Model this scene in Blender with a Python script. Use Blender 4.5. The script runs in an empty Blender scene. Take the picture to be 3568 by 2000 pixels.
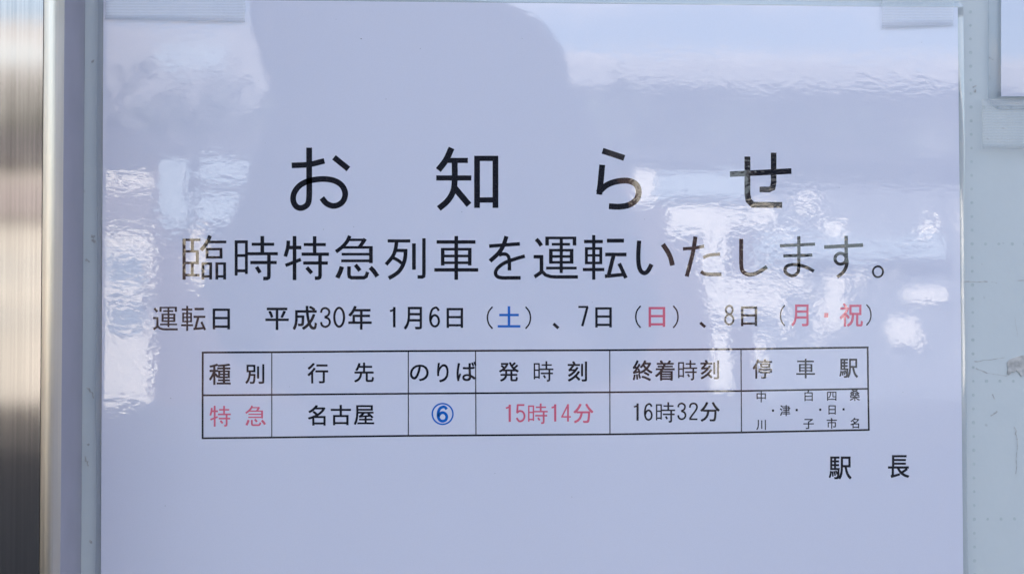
import bpy, bmesh, math, random
from mathutils import Vector, Matrix, noise

scene = bpy.context.scene
C = scene.collection
R = math.radians

# ------------------------------------------------------------------ camera
# world: board face on the plane y = 0 facing -Y, metres; the lens stands 0.5 m in front of it
CAM = Vector((0.0, -0.5, 0.0))
FWD = Vector((0.035, 0.5, 0.0122)).normalized()
RIGHT = FWD.cross(Vector((0, 0, 1))).normalized()
UP = RIGHT.cross(FWD).normalized()
FPX = 5000.0                      # focal length in pixels of the 3568 px wide photograph
cd = bpy.data.cameras.new('camera')
cd.sensor_width = 36.0
cd.lens = 36.0 * FPX / 3568.0
cd.clip_start = 0.01
cd.clip_end = 2000
cd.dof.use_dof = True
cd.dof.focus_distance = 0.5
cd.dof.aperture_fstop = 24.0
cam = bpy.data.objects.new('camera', cd)
C.objects.link(cam)
cam.matrix_world = Matrix.Translation(CAM) @ Matrix((RIGHT, UP, -FWD)).transposed().to_4x4()
scene.camera = cam

# ------------------------------------------------------------------ sky, sun, exposure
SUN_ELEV, SUN_ROT = R(33), R(-36)          # the sun stands behind the station wall
w = bpy.data.worlds.new('World'); scene.world = w; w.use_nodes = True
nt = w.node_tree
sky = nt.nodes.new('ShaderNodeTexSky'); sky.sky_type = 'NISHITA'; sky.sun_disc = False
sky.sun_elevation = SUN_ELEV; sky.sun_rotation = SUN_ROT
sky.air_density = 1.0; sky.dust_density = 4.0; sky.ozone_density = 0.2
# thin broken cloud all round the sky
tcw = nt.nodes.new('ShaderNodeTexCoord'); mpw = nt.nodes.new('ShaderNodeMapping'); mpw.inputs['Scale'].default_value = (2.2, 2.2, 8.0)
nw = nt.nodes.new('ShaderNodeTexNoise'); nw.inputs['Scale'].default_value = 1.6; nw.inputs['Detail'].default_value = 5; nw.inputs['Roughness'].default_value = 0.55
nt.links.new(tcw.outputs['Generated'], mpw.inputs[0]); nt.links.new(mpw.outputs[0], nw.inputs['Vector'])
mrw = nt.nodes.new('ShaderNodeMapRange'); mrw.interpolation_type = 'SMOOTHSTEP'; nt.links.new(nw.outputs['Fac'], mrw.inputs[0])
mrw.inputs[1].default_value = 0.52; mrw.inputs[2].default_value = 0.60; mrw.inputs[3].default_value = 0.0; mrw.inputs[4].default_value = 0.55
mxw = nt.nodes.new('ShaderNodeMixRGB'); nt.links.new(mrw.outputs[0], mxw.inputs[0]); nt.links.new(sky.outputs[0], mxw.inputs[1])
mxw.inputs[2].default_value = (6.3, 6.1, 6.2, 1)
nt.links.new(mxw.outputs[0], nt.nodes['Background'].inputs[0])
nt.nodes['Background'].inputs[1].default_value = 0.15
sd = bpy.data.lights.new('sun', 'SUN'); sd.energy = 5.0; sd.angle = R(0.5); sd.color = (1.0, 0.94, 0.86)
sun = bpy.data.objects.new('sun', sd); C.objects.link(sun)
S = Vector((math.sin(SUN_ROT) * math.cos(SUN_ELEV), math.cos(SUN_ROT) * math.cos(SUN_ELEV), math.sin(SUN_ELEV)))
sun.rotation_euler = S.to_track_quat('Z', 'Y').to_euler()
scene.view_settings.view_transform = 'Standard'
scene.view_settings.look = 'None'
scene.view_settings.exposure = 1.88
scene.view_settings.gamma = 1.0
scene.cycles.max_bounces = 8
scene.cycles.transparent_max_bounces = 16
scene.cycles.caustics_reflective = False
scene.cycles.sample_clamp_indirect = 6.0

# ------------------------------------------------------------------ helpers
def at(px, py, y=0.0):
    """the point of the plane y = const that the photograph shows at pixel (px, py)"""
    d = FWD * FPX + RIGHT * (px - 1784.0) + UP * (1000.0 - py)
    t = (y - CAM.y) / d.y
    return CAM + d * t

def link(name, me, m=None, parent=None, **props):
    o = bpy.data.objects.new(name, me)
    C.objects.link(o)
    if m: me.materials.append(m)
    if parent: o.parent = parent
    for k, v in props.items(): o[k] = v
    return o

def thing(name, label, cat, loc=(0, 0, 0), group=None):
    o = bpy.data.objects.new(name, None); C.objects.link(o)
    o.location = loc; o.empty_display_size = 0.05
    o['label'] = label; o['category'] = cat
    if group: o['group'] = group
    return o

def place(o):
    """keep a child built in world coordinates where it is under a moved parent"""
    o.matrix_parent_inverse = Matrix.Translation(-o.parent.location)

def mesh(name, verts, faces, m=None, parent=None, smooth=False, **props):
    me = bpy.data.meshes.new(name)
    me.from_pydata([tuple(v) for v in verts], [], faces)
    me.update()
    if smooth:
        for p in me.polygons: p.use_smooth = True
    o = link(name, me, m, parent, **props)
    if parent: place(o)
    return o

def box_bm(bm, x0, x1, y0, y1, z0, z1):
    v = [bm.verts.new(p) for p in ((x0,y0,z0),(x1,y0,z0),(x1,y1,z0),(x0,y1,z0),(x0,y0,z1),(x1,y0,z1),(x1,y1,z1),(x0,y1,z1))]
    for f in ((3,2,1,0),(4,5,6,7),(0,1,5,4),(1,2,6,5),(2,3,7,6),(3,0,4,7)):
        bm.faces.new([v[i] for i in f])

def from_bm(name, bm, m=None, parent=None, bevel=0, smooth=False, **props):
    if bevel:
        bmesh.ops.bevel(bm, geom=bm.edges[:], offset=bevel, segments=2, affect='EDGES', profile=0.5)
    bmesh.ops.recalc_face_normals(bm, faces=bm.faces[:])
    me = bpy.data.meshes.new(name); bm.to_mesh(me); bm.free()
    if smooth:
        for p in me.polygons: p.use_smooth = True
    o = link(name, me, m, parent, **props)
    if parent: place(o)
    return o

def boxes(name, lst, m, parent=None, bevel=0, **props):
    bm = bmesh.new()
    for b in lst: box_bm(bm, *b)
    return from_bm(name, bm, m, parent, bevel, **props)

# ------------------------------------------------------------------ materials
def mat(name):
    m = bpy.data.materials.new(name); m.use_nodes = True
    n = m.node_tree
    return m, n, n.nodes['Principled BSDF'], n.links

def N(n, t, **k):
    x = n.nodes.new(t)
    for a, b in k.items(): setattr(x, a, b)
    return x

def simple(name, col, rough=0.6, metal=0.0, var=0.12, scale=3.0, spec=0.4, bump=0.0):
    m, n, p, L = mat(name)
    tc = N(n, 'ShaderNodeTexCoord'); no = N(n, 'ShaderNodeTexNoise')
    no.inputs['Scale'].default_value = scale; no.inputs['Detail'].default_value = 6
    L.new(tc.outputs['Object'], no.inputs['Vector'])
    r = N(n, 'ShaderNodeValToRGB')
    r.color_ramp.elements[0].position = 0.3; r.color_ramp.elements[1].position = 0.75
    r.color_ramp.elements[0].color = [c * (1 - var) for c in col] + [1]
    r.color_ramp.elements[1].color = [min(1, c * (1 + var)) for c in col] + [1]
    L.new(no.outputs['Fac'], r.inputs[0]); L.new(r.outputs[0], p.inputs['Base Color'])
    p.inputs['Roughness'].default_value = rough; p.inputs['Metallic'].default_value = metal
    p.inputs['Specular IOR Level'].default_value = spec
    if bump:
        b = N(n, 'ShaderNodeBump'); b.inputs['Distance'].default_value = bump
        L.new(no.outputs['Fac'], b.inputs['Height']); L.new(b.outputs[0], p.inputs['Normal'])
    return m

def ripple_group():
    """surface relief of the laminating film: fine pebbling plus slow waves, stronger near the two sides"""
    g = bpy.data.node_groups.new('film_relief', 'ShaderNodeTree')
    g.interface.new_socket('Normal', in_out='OUTPUT', socket_type='NodeSocketVector')
    o = N(g, 'NodeGroupOutput'); L = g.links
    geo = N(g, 'ShaderNodeNewGeometry')
    sep = N(g, 'ShaderNodeSeparateXYZ'); L.new(geo.outputs['Position'], sep.inputs[0])
    def math_(op, a, b=None, c=None):
        x = N(g, 'ShaderNodeMath', operation=op)
        for i, v in enumerate((a, b, c)):
            if v is None: continue
            if isinstance(v, (int, float)): x.inputs[i].default_value = v
            else: L.new(v, x.inputs[i])
        return x.outputs[0]
    def maprange(v, a, b, c, d):
        x = N(g, 'ShaderNodeMapRange', interpolation_type='SMOOTHSTEP')
        L.new(v, x.inputs[0])
        for i, q in enumerate((a, b, c, d)): x.inputs[i + 1].default_value = q
        return x.outputs[0]
    mp = N(g, 'ShaderNodeMapping'); L.new(geo.outputs['Position'], mp.inputs[0])
    mp.inputs['Scale'].default_value = (0.55, 1.0, 1.0)
    fine = N(g, 'ShaderNodeTexNoise'); fine.inputs['Scale'].default_value = 640; fine.inputs['Detail'].default_value = 1.2
    fine.inputs['Distortion'].default_value = 0.4
    L.new(mp.outputs[0], fine.inputs['Vector'])
    mid = N(g, 'ShaderNodeTexNoise'); mid.inputs['Scale'].default_value = 90; mid.inputs['Detail'].default_value = 2
    L.new(mp.outputs[0], mid.inputs['Vector'])
    slow = N(g, 'ShaderNodeTexNoise'); slow.inputs['Scale'].default_value = 17; slow.inputs['Detail'].default_value = 1
    L.new(geo.outputs['Position'], slow.inputs['Vector'])
    patch = N(g, 'ShaderNodeTexNoise'); patch.inputs['Scale'].default_value = 26; patch.inputs['Detail'].default_value = 2
    L.new(geo.outputs['Position'], patch.inputs['Vector'])
    right = maprange(sep.outputs[0], 0.015, 0.09, 0.0, 1.0)
    left = maprange(sep.outputs[0], -0.080, -0.005, 1.0, 0.0)
    side = math_('ADD', math_('MULTIPLY', right, 1.0), math_('MULTIPLY', left, 0.9))
    pm = maprange(patch.outputs['Fac'], 0.40, 0.58, 0.30, 1.0)
    amp = math_('MULTIPLY', math_('ADD', math_('MULTIPLY', side, 0.85), 0.30), pm)
    h = math_('MULTIPLY', math_('ADD', math_('MULTIPLY', fine.outputs['Fac'], FINE), math_('MULTIPLY', mid.outputs['Fac'], MID)), amp)
    h = math_('ADD', h, math_('MULTIPLY', slow.outputs['Fac'], SLOW))
    b = N(g, 'ShaderNodeBump'); b.inputs['Distance'].default_value = 0.001; b.inputs['Strength'].default_value = 1.0
    L.new(h, b.inputs['Height']); L.new(b.outputs[0], o.inputs[0])
    return g
FINE, MID, SLOW = 0.0118, 0.016, 0.013      # in mm of relief
RIP = ripple_group()

def laminated(name, col, grain=0.0):
    m, n, p, L = mat(name)
    p.inputs['Base Color'].default_value = (*col, 1)
    p.inputs['Roughness'].default_value = 0.65
    p.inputs['Specular IOR Level'].default_value = 0.0
    p.inputs['Coat Weight'].default_value = 1.0
    p.inputs['Coat Roughness'].default_value = 0.02
    p.inputs['Coat IOR'].default_value = 1.74
    g = N(n, 'ShaderNodeGroup'); g.node_tree = RIP
    L.new(g.outputs[0], p.inputs['Coat Normal'])
    if grain:
        no = N(n, 'ShaderNodeTexNoise'); no.inputs['Scale'].default_value = 2600; no.inputs['Detail'].default_value = 2
        geo = N(n, 'ShaderNodeNewGeometry'); L.new(geo.outputs['Position'], no.inputs['Vector'])
        r = N(n, 'ShaderNodeValToRGB')
        r.color_ramp.elements[0].position = 0.3; r.color_ramp.elements[1].position = 0.7
        r.color_ramp.elements[0].color = [c * (1 - grain) for c in col] + [1]
        r.color_ramp.elements[1].color = [min(1, c * (1 + grain)) for c in col] + [1]
        L.new(no.outputs['Fac'], r.inputs[0]); L.new(r.outputs[0], p.inputs['Base Color'])
    return m

M_paper = laminated('laminated_white_paper', (0.785, 0.772, 0.875), 0.015)
M_black = laminated('black_toner', (0.021, 0.021, 0.028), 0.35)
M_red = laminated('red_toner', (0.78, 0.15, 0.23), 0.06)
M_blue = laminated('blue_toner', (0.015, 0.15, 0.58), 0.06)

def clear_film(name, tint=(0.93, 0.95, 0.97), haze=0.12, ribs=False, rough=0.06, hcol=(0.8, 0.82, 0.83), k=1.0):
    m = bpy.data.materials.new(name); m.use_nodes = True
    n = m.node_tree; L = n.links
    n.nodes.remove(n.nodes['Principled BSDF'])
    out = n.nodes['Material Output']
    tr = N(n, 'ShaderNodeBsdfTransparent'); tr.inputs[0].default_value = (*tint, 1)
    df = N(n, 'ShaderNodeBsdfDiffuse'); df.inputs[0].default_value = (*hcol, 1)
    gl = N(n, 'ShaderNodeBsdfGlossy'); gl.inputs['Roughness'].default_value = rough
    gf = N(n, 'ShaderNodeNewGeometry')
    dt = N(n, 'ShaderNodeVectorMath', operation='DOT_PRODUCT'); L.new(gf.outputs['Incoming'], dt.inputs[0])
    ab = N(n, 'ShaderNodeMath', operation='ABSOLUTE'); L.new(dt.outputs['Value'], ab.inputs[0])
    om = N(n, 'ShaderNodeMath', operation='SUBTRACT'); om.inputs[0].default_value = 1.0; L.new(ab.outputs[0], om.inputs[1])
    pw = N(n, 'ShaderNodeMath', operation='POWER'); L.new(om.outputs[0], pw.inputs[0]); pw.inputs[1].default_value = 5.0
    fr = N(n, 'ShaderNodeMath', operation='MULTIPLY_ADD'); L.new(pw.outputs[0], fr.inputs[0]); fr.inputs[1].default_value = 0.95; fr.inputs[2].default_value = 0.046 * k
    if not ribs: L.new(gf.outputs['Normal'], dt.inputs[1])
    m1 = N(n, 'ShaderNodeMixShader'); m1.inputs[0].default_value = haze
    L.new(tr.outputs[0], m1.inputs[1]); L.new(df.outputs[0], m1.inputs[2])
    m2 = N(n, 'ShaderNodeMixShader'); L.new(fr.outputs[0], m2.inputs[0])
    L.new(m1.outputs[0], m2.inputs[1]); L.new(gl.outputs[0], m2.inputs[2])
    L.new(m2.outputs[0], out.inputs[0])
    if ribs:
        geo = N(n, 'ShaderNodeNewGeometry')
        mp = N(n, 'ShaderNodeMapping'); L.new(geo.outputs['Position'], mp.inputs[0])
        mp.inputs['Rotation'].default_value = (0, 0.012, 0)
        wv = N(n, 'ShaderNodeTexWave', bands_direction='Z'); wv.inputs['Scale'].default_value = 1.0 / 0.00095 / 6.2832 * 1.9
        wv.inputs['Distortion'].default_value = 0.5; wv.inputs['Detail'].default_value = 1
        L.new(mp.outputs[0], wv.inputs['Vector'])
        w2 = N(n, 'ShaderNodeTexWave', bands_direction='X'); w2.inputs['Scale'].default_value = 1.0 / 0.0016 / 6.2832 * 1.9
        L.new(mp.outputs[0], w2.inputs['Vector'])
        ad = N(n, 'ShaderNodeMath', operation='MULTIPLY_ADD'); L.new(w2.outputs['Fac'], ad.inputs[0]); ad.inputs[1].default_value = 0.18
        L.new(wv.outputs['Fac'], ad.inputs[2])
        b = N(n, 'ShaderNodeBump'); b.inputs['Distance'].default_value = 0.000035; b.inputs['Strength'].default_value = 1
        L.new(ad.outputs[0], b.inputs['Height'])
        L.new(b.outputs[0], gl.inputs['Normal']); L.new(b.outputs[0], df.inputs['Normal']); L.new(b.outputs[0], dt.inputs[1])
        cr = N(n, 'ShaderNodeMapRange'); L.new(wv.outputs['Fac'], cr.inputs[0])
        cr.inputs[3].default_value = haze * 0.7; cr.inputs[4].default_value = haze * 1.2
        L.new(cr.outputs[0], m1.inputs[0])
    return m

M_margin = clear_film('clear_pouch_margin', haze=0.14, rough=0.05, k=3.0)
M_tape = clear_film('ribbed_clear_tape', haze=0.06, tint=(0.985, 0.988, 0.99), hcol=(0.9, 0.9, 0.93), ribs=True, rough=0.12)

ANI, ROT = 0.9, 0.0
def brushed(name, col, rough=0.26):
    m, n, p, L = mat(name)
    geo = N(n, 'ShaderNodeNewGeometry')
    mp = N(n, 'ShaderNodeMapping'); mp.inputs['Scale'].default_value = (1.0, 1.0, 0.006)
    L.new(geo.outputs['Position'], mp.inputs[0])
    no = N(n, 'ShaderNodeTexNoise'); no.inputs['Scale'].default_value = 1500; no.inputs['Detail'].default_value = 4
    L.new(mp.outputs[0], no.inputs['Vector'])
    wide = N(n, 'ShaderNodeTexNoise'); wide.inputs['Scale'].default_value = 260; wide.inputs['Detail'].default_value = 3
    L.new(mp.outputs[0], wide.inputs['Vector'])
    r = N(n, 'ShaderNodeValToRGB')
    r.color_ramp.elements[0].position = 0.38; r.color_ramp.elements[1].position = 0.62
    r.color_ramp.elements[0].color = [c * 0.91 for c in col] + [1]
    r.color_ramp.elements[1].color = [min(1, c * 1.06) for c in col] + [1]
    av = N(n, 'ShaderNodeMath', operation='MULTIPLY_ADD'); L.new(no.outputs['Fac'], av.inputs[0]); av.inputs[1].default_value = 0.85
    hv = N(n, 'ShaderNodeMath', operation='MULTIPLY'); L.new(wide.outputs['Fac'], hv.inputs[0]); hv.inputs[1].default_value = 0.15; L.new(hv.outputs[0], av.inputs[2])
    L.new(av.outputs[0], r.inputs[0]); L.new(r.outputs[0], p.inputs['Base Color'])
    p.inputs['Metallic'].default_value = 1.0
    mr = N(n, 'ShaderNodeMapRange'); L.new(no.outputs['Fac'], mr.inputs[0])
    mr.inputs[1].default_value = 0.3; mr.inputs[2].default_value = 0.7
    mr.inputs[3].default_value = rough * 0.85; mr.inputs[4].default_value = rough * 1.15
    tg = N(n, 'ShaderNodeTangent', direction_type='RADIAL', axis='Z'); L.new(tg.outputs[0], p.inputs['Tangent'])
    p.inputs['Anisotropic'].default_value = ANI; p.inputs['Anisotropic Rotation'].default_value = ROT
    L.new(mr.outputs[0], p.inputs['Roughness'])
    b = N(n, 'ShaderNodeBump'); b.inputs['Distance'].default_value = 0.000004; b.inputs['Strength'].default_value = 0.5
    L.new(no.outputs['Fac'], b.inputs['Height']); L.new(b.outputs[0], p.inputs['Normal'])
    return m
M_steel = brushed('brushed_stainless_steel', (0.42, 0.40, 0.39), 0.10)
M_edge = brushed('satin_frame_edge', (0.66, 0.60, 0.52), 0.36)

def board_material():
    m, n, p, L = mat('pale_enamel_board')
    geo = N(n, 'ShaderNodeNewGeometry')
    no = N(n, 'ShaderNodeTexNoise'); no.inputs['Scale'].default_value = 28; no.inputs['Detail'].default_value = 8; no.inputs['Roughness'].default_value = 0.65
    L.new(geo.outputs['Position'], no.inputs['Vector'])
    r = N(n, 'ShaderNodeValToRGB')
    r.color_ramp.elements[0].position = 0.3; r.color_ramp.elements[1].position = 0.7
    r.color_ramp.elements[0].color = (0.62, 0.655, 0.665, 1); r.color_ramp.elements[1].color = (0.66, 0.695, 0.70, 1)
    L.new(no.outputs['Fac'], r.inputs[0])
    # grime: sparse dark specks and smears
    sp = N(n, 'ShaderNodeTexVoronoi'); sp.inputs['Scale'].default_value = 95
    L.new(geo.outputs['Position'], sp.inputs['Vector'])
    n2 = N(n, 'ShaderNodeTexNoise'); n2.inputs['Scale'].default_value = 420; n2.inputs['Detail'].default_value = 3
    L.new(geo.outputs['Position'], n2.inputs['Vector'])
    ad = N(n, 'ShaderNodeMath', operation='MULTIPLY_ADD'); L.new(n2.outputs['Fac'], ad.inputs[0]); ad.inputs[1].default_value = 0.35
    L.new(sp.outputs['Distance'], ad.inputs[2])
    mr = N(n, 'ShaderNodeMapRange'); L.new(ad.outputs[0], mr.inputs[0])
    mr.inputs[1].default_value = 0.175; mr.inputs[2].default_value = 0.225; mr.inputs[3].default_value = 0.28; mr.inputs[4].default_value = 0.0
    mx = N(n, 'ShaderNodeMixRGB'); L.new(mr.outputs[0], mx.inputs[0]); L.new(r.outputs[0], mx.inputs[1]); mx.inputs[2].default_value = (0.25, 0.24, 0.23, 1)
    L.new(mx.outputs[0], p.inputs['Base Color'])
    p.inputs['Roughness'].default_value = 0.42; p.inputs['Specular IOR Level'].default_value = 0.35
    b = N(n, 'ShaderNodeBump'); b.inputs['Distance'].default_value = 0.00004
    L.new(n2.outputs['Fac'], b.inputs['Height']); L.new(b.outputs[0], p.inputs['Normal'])
    return m
M_board = board_material()
M_mark = simple('grey_grid_print', (0.54, 0.595, 0.59), 0.6, var=0.1, scale=900)
M_scuff = simple('brown_grey_scuff', (0.52, 0.515, 0.50), 0.8, var=0.3, scale=700)
M_residue = simple('dried_adhesive', (0.57, 0.545, 0.52), 0.7, var=0.3, scale=420, bump=0.0003)

# ------------------------------------------------------------------ notice board (panel, steel frame)
board = thing('notice_board', 'pale grey-green enamel notice board with a brushed steel frame along its left edge', 'notice board')
XL = at(290, 1000).x             # foot of the frame's inner side
panel = boxes('board_panel', [(XL - 0.06, 0.60, 0.0, 0.012, -0.55, 0.45)], M_board, board)
H = 0.0415                        # how far the frame stands proud of the panel
# frame profile in plan: inner side wall, small round, front face, outer side
prof = [(XL - 0.0006, -0.0290), (XL + 0.0002, -0.0302), (XL + 0.0004, -0.0315), (XL + 0.0001, -H + 0.0048)]
for k in range(9):
    q = math.pi / 2 * k / 8
    prof.append((XL - 0.0034 + 0.0034 * math.cos(q), -H + 0.0034 - 0.0034 * math.sin(q)))
def extrude_profile(name, pts, z0, z1, m, parent, smooth=True, **p):
    vs, fs = [], []
    for z in (z0, z1):
        for x, y in pts: vs.append((x, y, z))
    n_ = len(pts)
    for i in range(n_ - 1): fs.append((i, i + 1, n_ + i + 1, n_ + i))
    return mesh(name, vs, fs, m, parent, smooth, **p)
boxes('frame_side', [(XL - 0.004, XL, -0.0300, -0.0003, -0.55, 0.45)], simple('grey_side_channel', (0.31, 0.29, 0.35), 0.32, var=0.06, scale=60, spec=0.5), board)
extrude_profile('frame_lip', prof, -0.55, 0.45, M_edge, board)
boxes('frame_front', [(XL - 0.105, XL - 0.0036, -H - 0.0002, -H + 0.0015, -0.55, 0.45)], M_steel, board)
boxes('frame_back', [(XL - 0.105, XL - 0.0045, -H + 0.0016, -0.0004, -0.55, 0.45)], M_edge, board)

# printed grid of small round marks: a column every 50 mm, one mark each 5 mm
def disc(bm, c, rx, rz, y, n_=10, rnd=None):
    vs = []
    for k in range(n_):
        a = 2 * math.pi * k / n_
        q = 1.0 if rnd is None else rnd.uniform(0.75, 1.2)
        vs.append(bm.verts.new((c[0] + rx * q * math.cos(a), y, c[1] + rz * q * math.sin(a))))
    bm.faces.new(vs[::-1])
rnd = random.Random(4)
p0 = at(3387, 850); pitch = 0.00490
bm = bmesh.new()
done = set()
for j in range(-70, 70):
    for i in (-60, -50, -40, -30, -20, -10, 0, 10, 20, 30, 40):
        done.add((i, j))
for jj in range(-60, 61, 10):
    for i in range(-60, 41): done.add((i, jj))
for (i, j) in sorted(done):
    x, z = p0.x + i * pitch, p0.z + j * pitch
    if -0.5 < z < 0.42 and XL + 0.004 < x < 0.58:
        s_ = rnd.uniform(0.00048, 0.00066)
        disc(bm, (x, z), s_, s_, -0.00008, 9)
from_bm('grid_marks', bm, M_mark, board, label='faint grid of small round grey marks printed on the panel')

def blob(name, pts, y, th, m, parent, **p):
    """irregular flat patch with a real thickness: outline in photo pixels of this surface"""
    P = [at(a, b, 0) for a, b in pts]
    bm = bmesh.new()
    f = bm.faces.new([bm.verts.new((q.x, y, q.z)) for q in P])
    r = bmesh.ops.extrude_face_region(bm, geom=[f])
    for v in r['geom']:
        if isinstance(v, bmesh.types.BMVert): v.co.y -= th
    return from_bm(name, bm, m, parent, **p)

def ribbon(bm, pts, wd, y):
    """thin uneven streak"""
    P = [at(a, b, 0) for a, b in pts]
    L_, R_ = [], []
    for i, q in enumerate(P):
        t = (P[min(i + 1, len(P) - 1)] - P[max(i - 1, 0)]).normalized()
        nn = Vector((-t.z, 0, t.x)); ww = wd * rnd.uniform(0.25, 1.0) * 0.5
        L_.append(bm.verts.new((q.x + nn.x * ww, y, q.z + nn.z * ww))); R_.append(bm.verts.new((q.x - nn.x * ww, y, q.z - nn.z * ww)))
    for i in range(len(P) - 1): bm.faces.new((L_[i], L_[i + 1], R_[i + 1], R_[i]))
def jag(a, b, n_, amp):
    return [(a[0] + (b[0] - a[0]) * k / n_ + rnd.uniform(-amp, amp), a[1] + (b[1] - a[1]) * k / n_ + rnd.uniform(-amp, amp)) for k in range(n_ + 1)]
bm = bmesh.new()
yb = -0.00012
for a, b, n_, amp, wd in (((3358, 981), (3440, 982), 9, 1.5, 0.0004), ((3455, 984), (3475, 986), 4, 1.5, 0.00025), ((3540, 979), (3640, 977), 7, 1.5, 0.0003),
                          ((3395, 1260), (3500, 1245), 10, 1.6, 0.0004), ((3400, 1282), (3440, 1300), 6, 2, 0.0004), ((3440, 1300), (3508, 1310), 7, 1, 0.0002),
                          ((3545, 1170), (3534, 1100), 5, 1, 0.00015), ((3534, 1490), (3545, 1530), 6, 3, 0.00045), ((3545, 1530), (3540, 1650), 12, 2, 0.0003),
                          ((3458, 1372), (3465, 1392), 3, 1, 0.0005), ((3448, 1448), (3475, 1432), 5, 3, 0.0012), ((3402, 312), (3396, 322), 3, 2, 0.0014),
                          ((3389, 305), (3402, 300), 3, 1, 0.0007), ((3445, 200), (3460, 212), 3, 1, 0.00045), ((3448, 268), (3450, 280), 3, 1, 0.0005),
                          ((3492, 446), (3500, 450), 3, 1, 0.0005), ((3438, 482), (3445, 488), 3, 1, 0.0005),
                          ((318, 820), (330, 828), 3, 2, 0.0012), ((322, 835), (333, 845), 3, 2, 0.0012), ((304, 1350), (330, 1385), 5, 4, 0.0010), ((305, 1545), (312, 1550), 3, 2, 0.0011),
                          ((296, 1590), (310, 1620), 5, 3, 0.0008), ((312, 1880), (320, 1890), 3, 2, 0.0010), ((330, 214), (320, 216), 3, 2, 0.0009), ((300, 905), (312, 912), 3, 2, 0.001)):
    bm = bmesh.new(); yb -= 0.000004
    ribbon(bm, jag(a, b, n_, amp), wd, yb)
    from_bm('scuff_mark', bm, M_scuff, board)
res = thing('dried_tape_residue', 'torn grey-brown scrap of dried tape glue on the board at the right', 'tape residue', at(3540, 1275))
blob('residue', [(3508, 1262), (3520, 1250), (3540, 1243), (3570, 1236), (3610, 1240), (3615, 1300), (3590, 1306), (3570, 1298), (3566, 1308), (3556, 1310), (3550, 1298),
                 (3540, 1290), (3533, 1297), (3524, 1294), (3520, 1302), (3514, 1306), (3509, 1300), (3511, 1285)], -0.00013, 0.00025, M_residue, res)

# ------------------------------------------------------------------ laminated notice
YF = -0.0016                     # front face of the sheet
YT = YF - 0.000012               # toner just above it
notice = thing('laminated_notice', 'large laminated white notice in black Japanese print with a timetable table, taped to the board', 'notice', (0.05, YF, 0.02))
TL, TR, BR, BL = at(360, -3, YF), at(3337, 27, YF), at(3358, 2135, YF), at(351, 2103, YF)

def grid_sheet(name, c, nx, nz, y0, th, m, parent, dy=lambda u, v: 0.0):
    vs, fs = [], []
    for s_ in (0, 1):
        for j in range(nz + 1):
            for i in range(nx + 1):
                u, v = i / nx, j / nz
                a = c[0].lerp(c[1], u); b = c[3].lerp(c[2], u); q = a.lerp(b, v)
                vs.append((q.x, y0 + dy(u, v) + th * s_, q.z))
    W_ = nx + 1; off = W_ * (nz + 1)
    for j in range(nz):
        for i in range(nx):
            a = j * W_ + i
            fs.append((a, a + W_, a + W_ + 1, a + 1))
            fs.append((off + a, off + a + 1, off + a + W_ + 1, off + a + W_))
    edge = [i for i in range(W_)] + [j * W_ + nx for j in range(1, nz + 1)] + [nz * W_ + i for i in range(nx - 1, -1, -1)] + [j * W_ for j in range(nz - 1, 0, -1)]
    for k in range(len(edge)):
        a, b = edge[k], edge[(k + 1) % len(edge)]
        fs.append((a, b, off + b, off + a))
    return mesh(name, vs, fs, m, parent)
sheet = grid_sheet('paper_sheet', (TL, TR, BR, BL), 1, 1, YF, 0.0004, M_paper, notice)

def pouch_margin(name, c, wd, y0, m, parent, rad=0.004, lift=0.0, wav=0.0, seed=1):
    """clear sealed rim of the pouch: bows out of the paper's edge and down to the board"""
    ctr = (c[0] + c[1] + c[2] + c[3]) / 4
    # outline of the paper, walked clockwise with many points
    sides = [(c[0], c[1], Vector((0, 0, 1))), (c[1], c[2], Vector((1, 0, 0))), (c[2], c[3], Vector((0, 0, -1))), (c[3], c[0], Vector((-1, 0, 0)))]
    inner, outd = [], []
    for si, (a, b, nrm) in enumerate(sides):
        n_ = 60
        for k in range(n_):
            t = k / n_
            inner.append(a.lerp(b, t)); outd.append(nrm.copy())
        nxt = sides[(si + 1) % 4][2]
        for k in range(7):
            q = k / 6
            d = (nrm * math.cos(q * math.pi / 2) + nxt * math.sin(q * math.pi / 2))
            inner.append(b.copy()); outd.append(d)
    vs, fs = [], []
    prof_ = [(0.0, -0.00022), (0.15, -0.00026), (0.35, -0.00025), (0.6, -0.00018), (0.8, -0.00009), (0.93, 0.00002), (1.0, 0.0001)]
    nn_ = len(inner)
    for i, (p_, d) in enumerate(zip(inner, outd)):
        ww = wd * (1 + wav * noise.noise(Vector((p_.x * 22, seed, p_.z * 22))))
        ll = lift * noise.noise(Vector((p_.x * 14, seed + 3, p_.z * 14)))
        for (t, dy) in prof_:
            vs.append((p_.x + d.x * ww * t, y0 + dy * (1 + 0.5 * noise.noise(Vector((p_.x * 40, 2, p_.z * 40)))) + ll * t, p_.z + d.z * ww * t))
    K = len(prof_)
    for i in range(nn_):
        j = (i + 1) % nn_
        for k in range(K - 1):
            fs.append((i * K + k, i * K + k + 1, j * K + k + 1, j * K + k))
    return mesh(name, vs, fs, m, parent, True)
pouch_margin('pouch_margin', (TL, TR, BR, BL), 0.0019, YF + 0.0002, M_margin, notice, wav=0.35)

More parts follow.
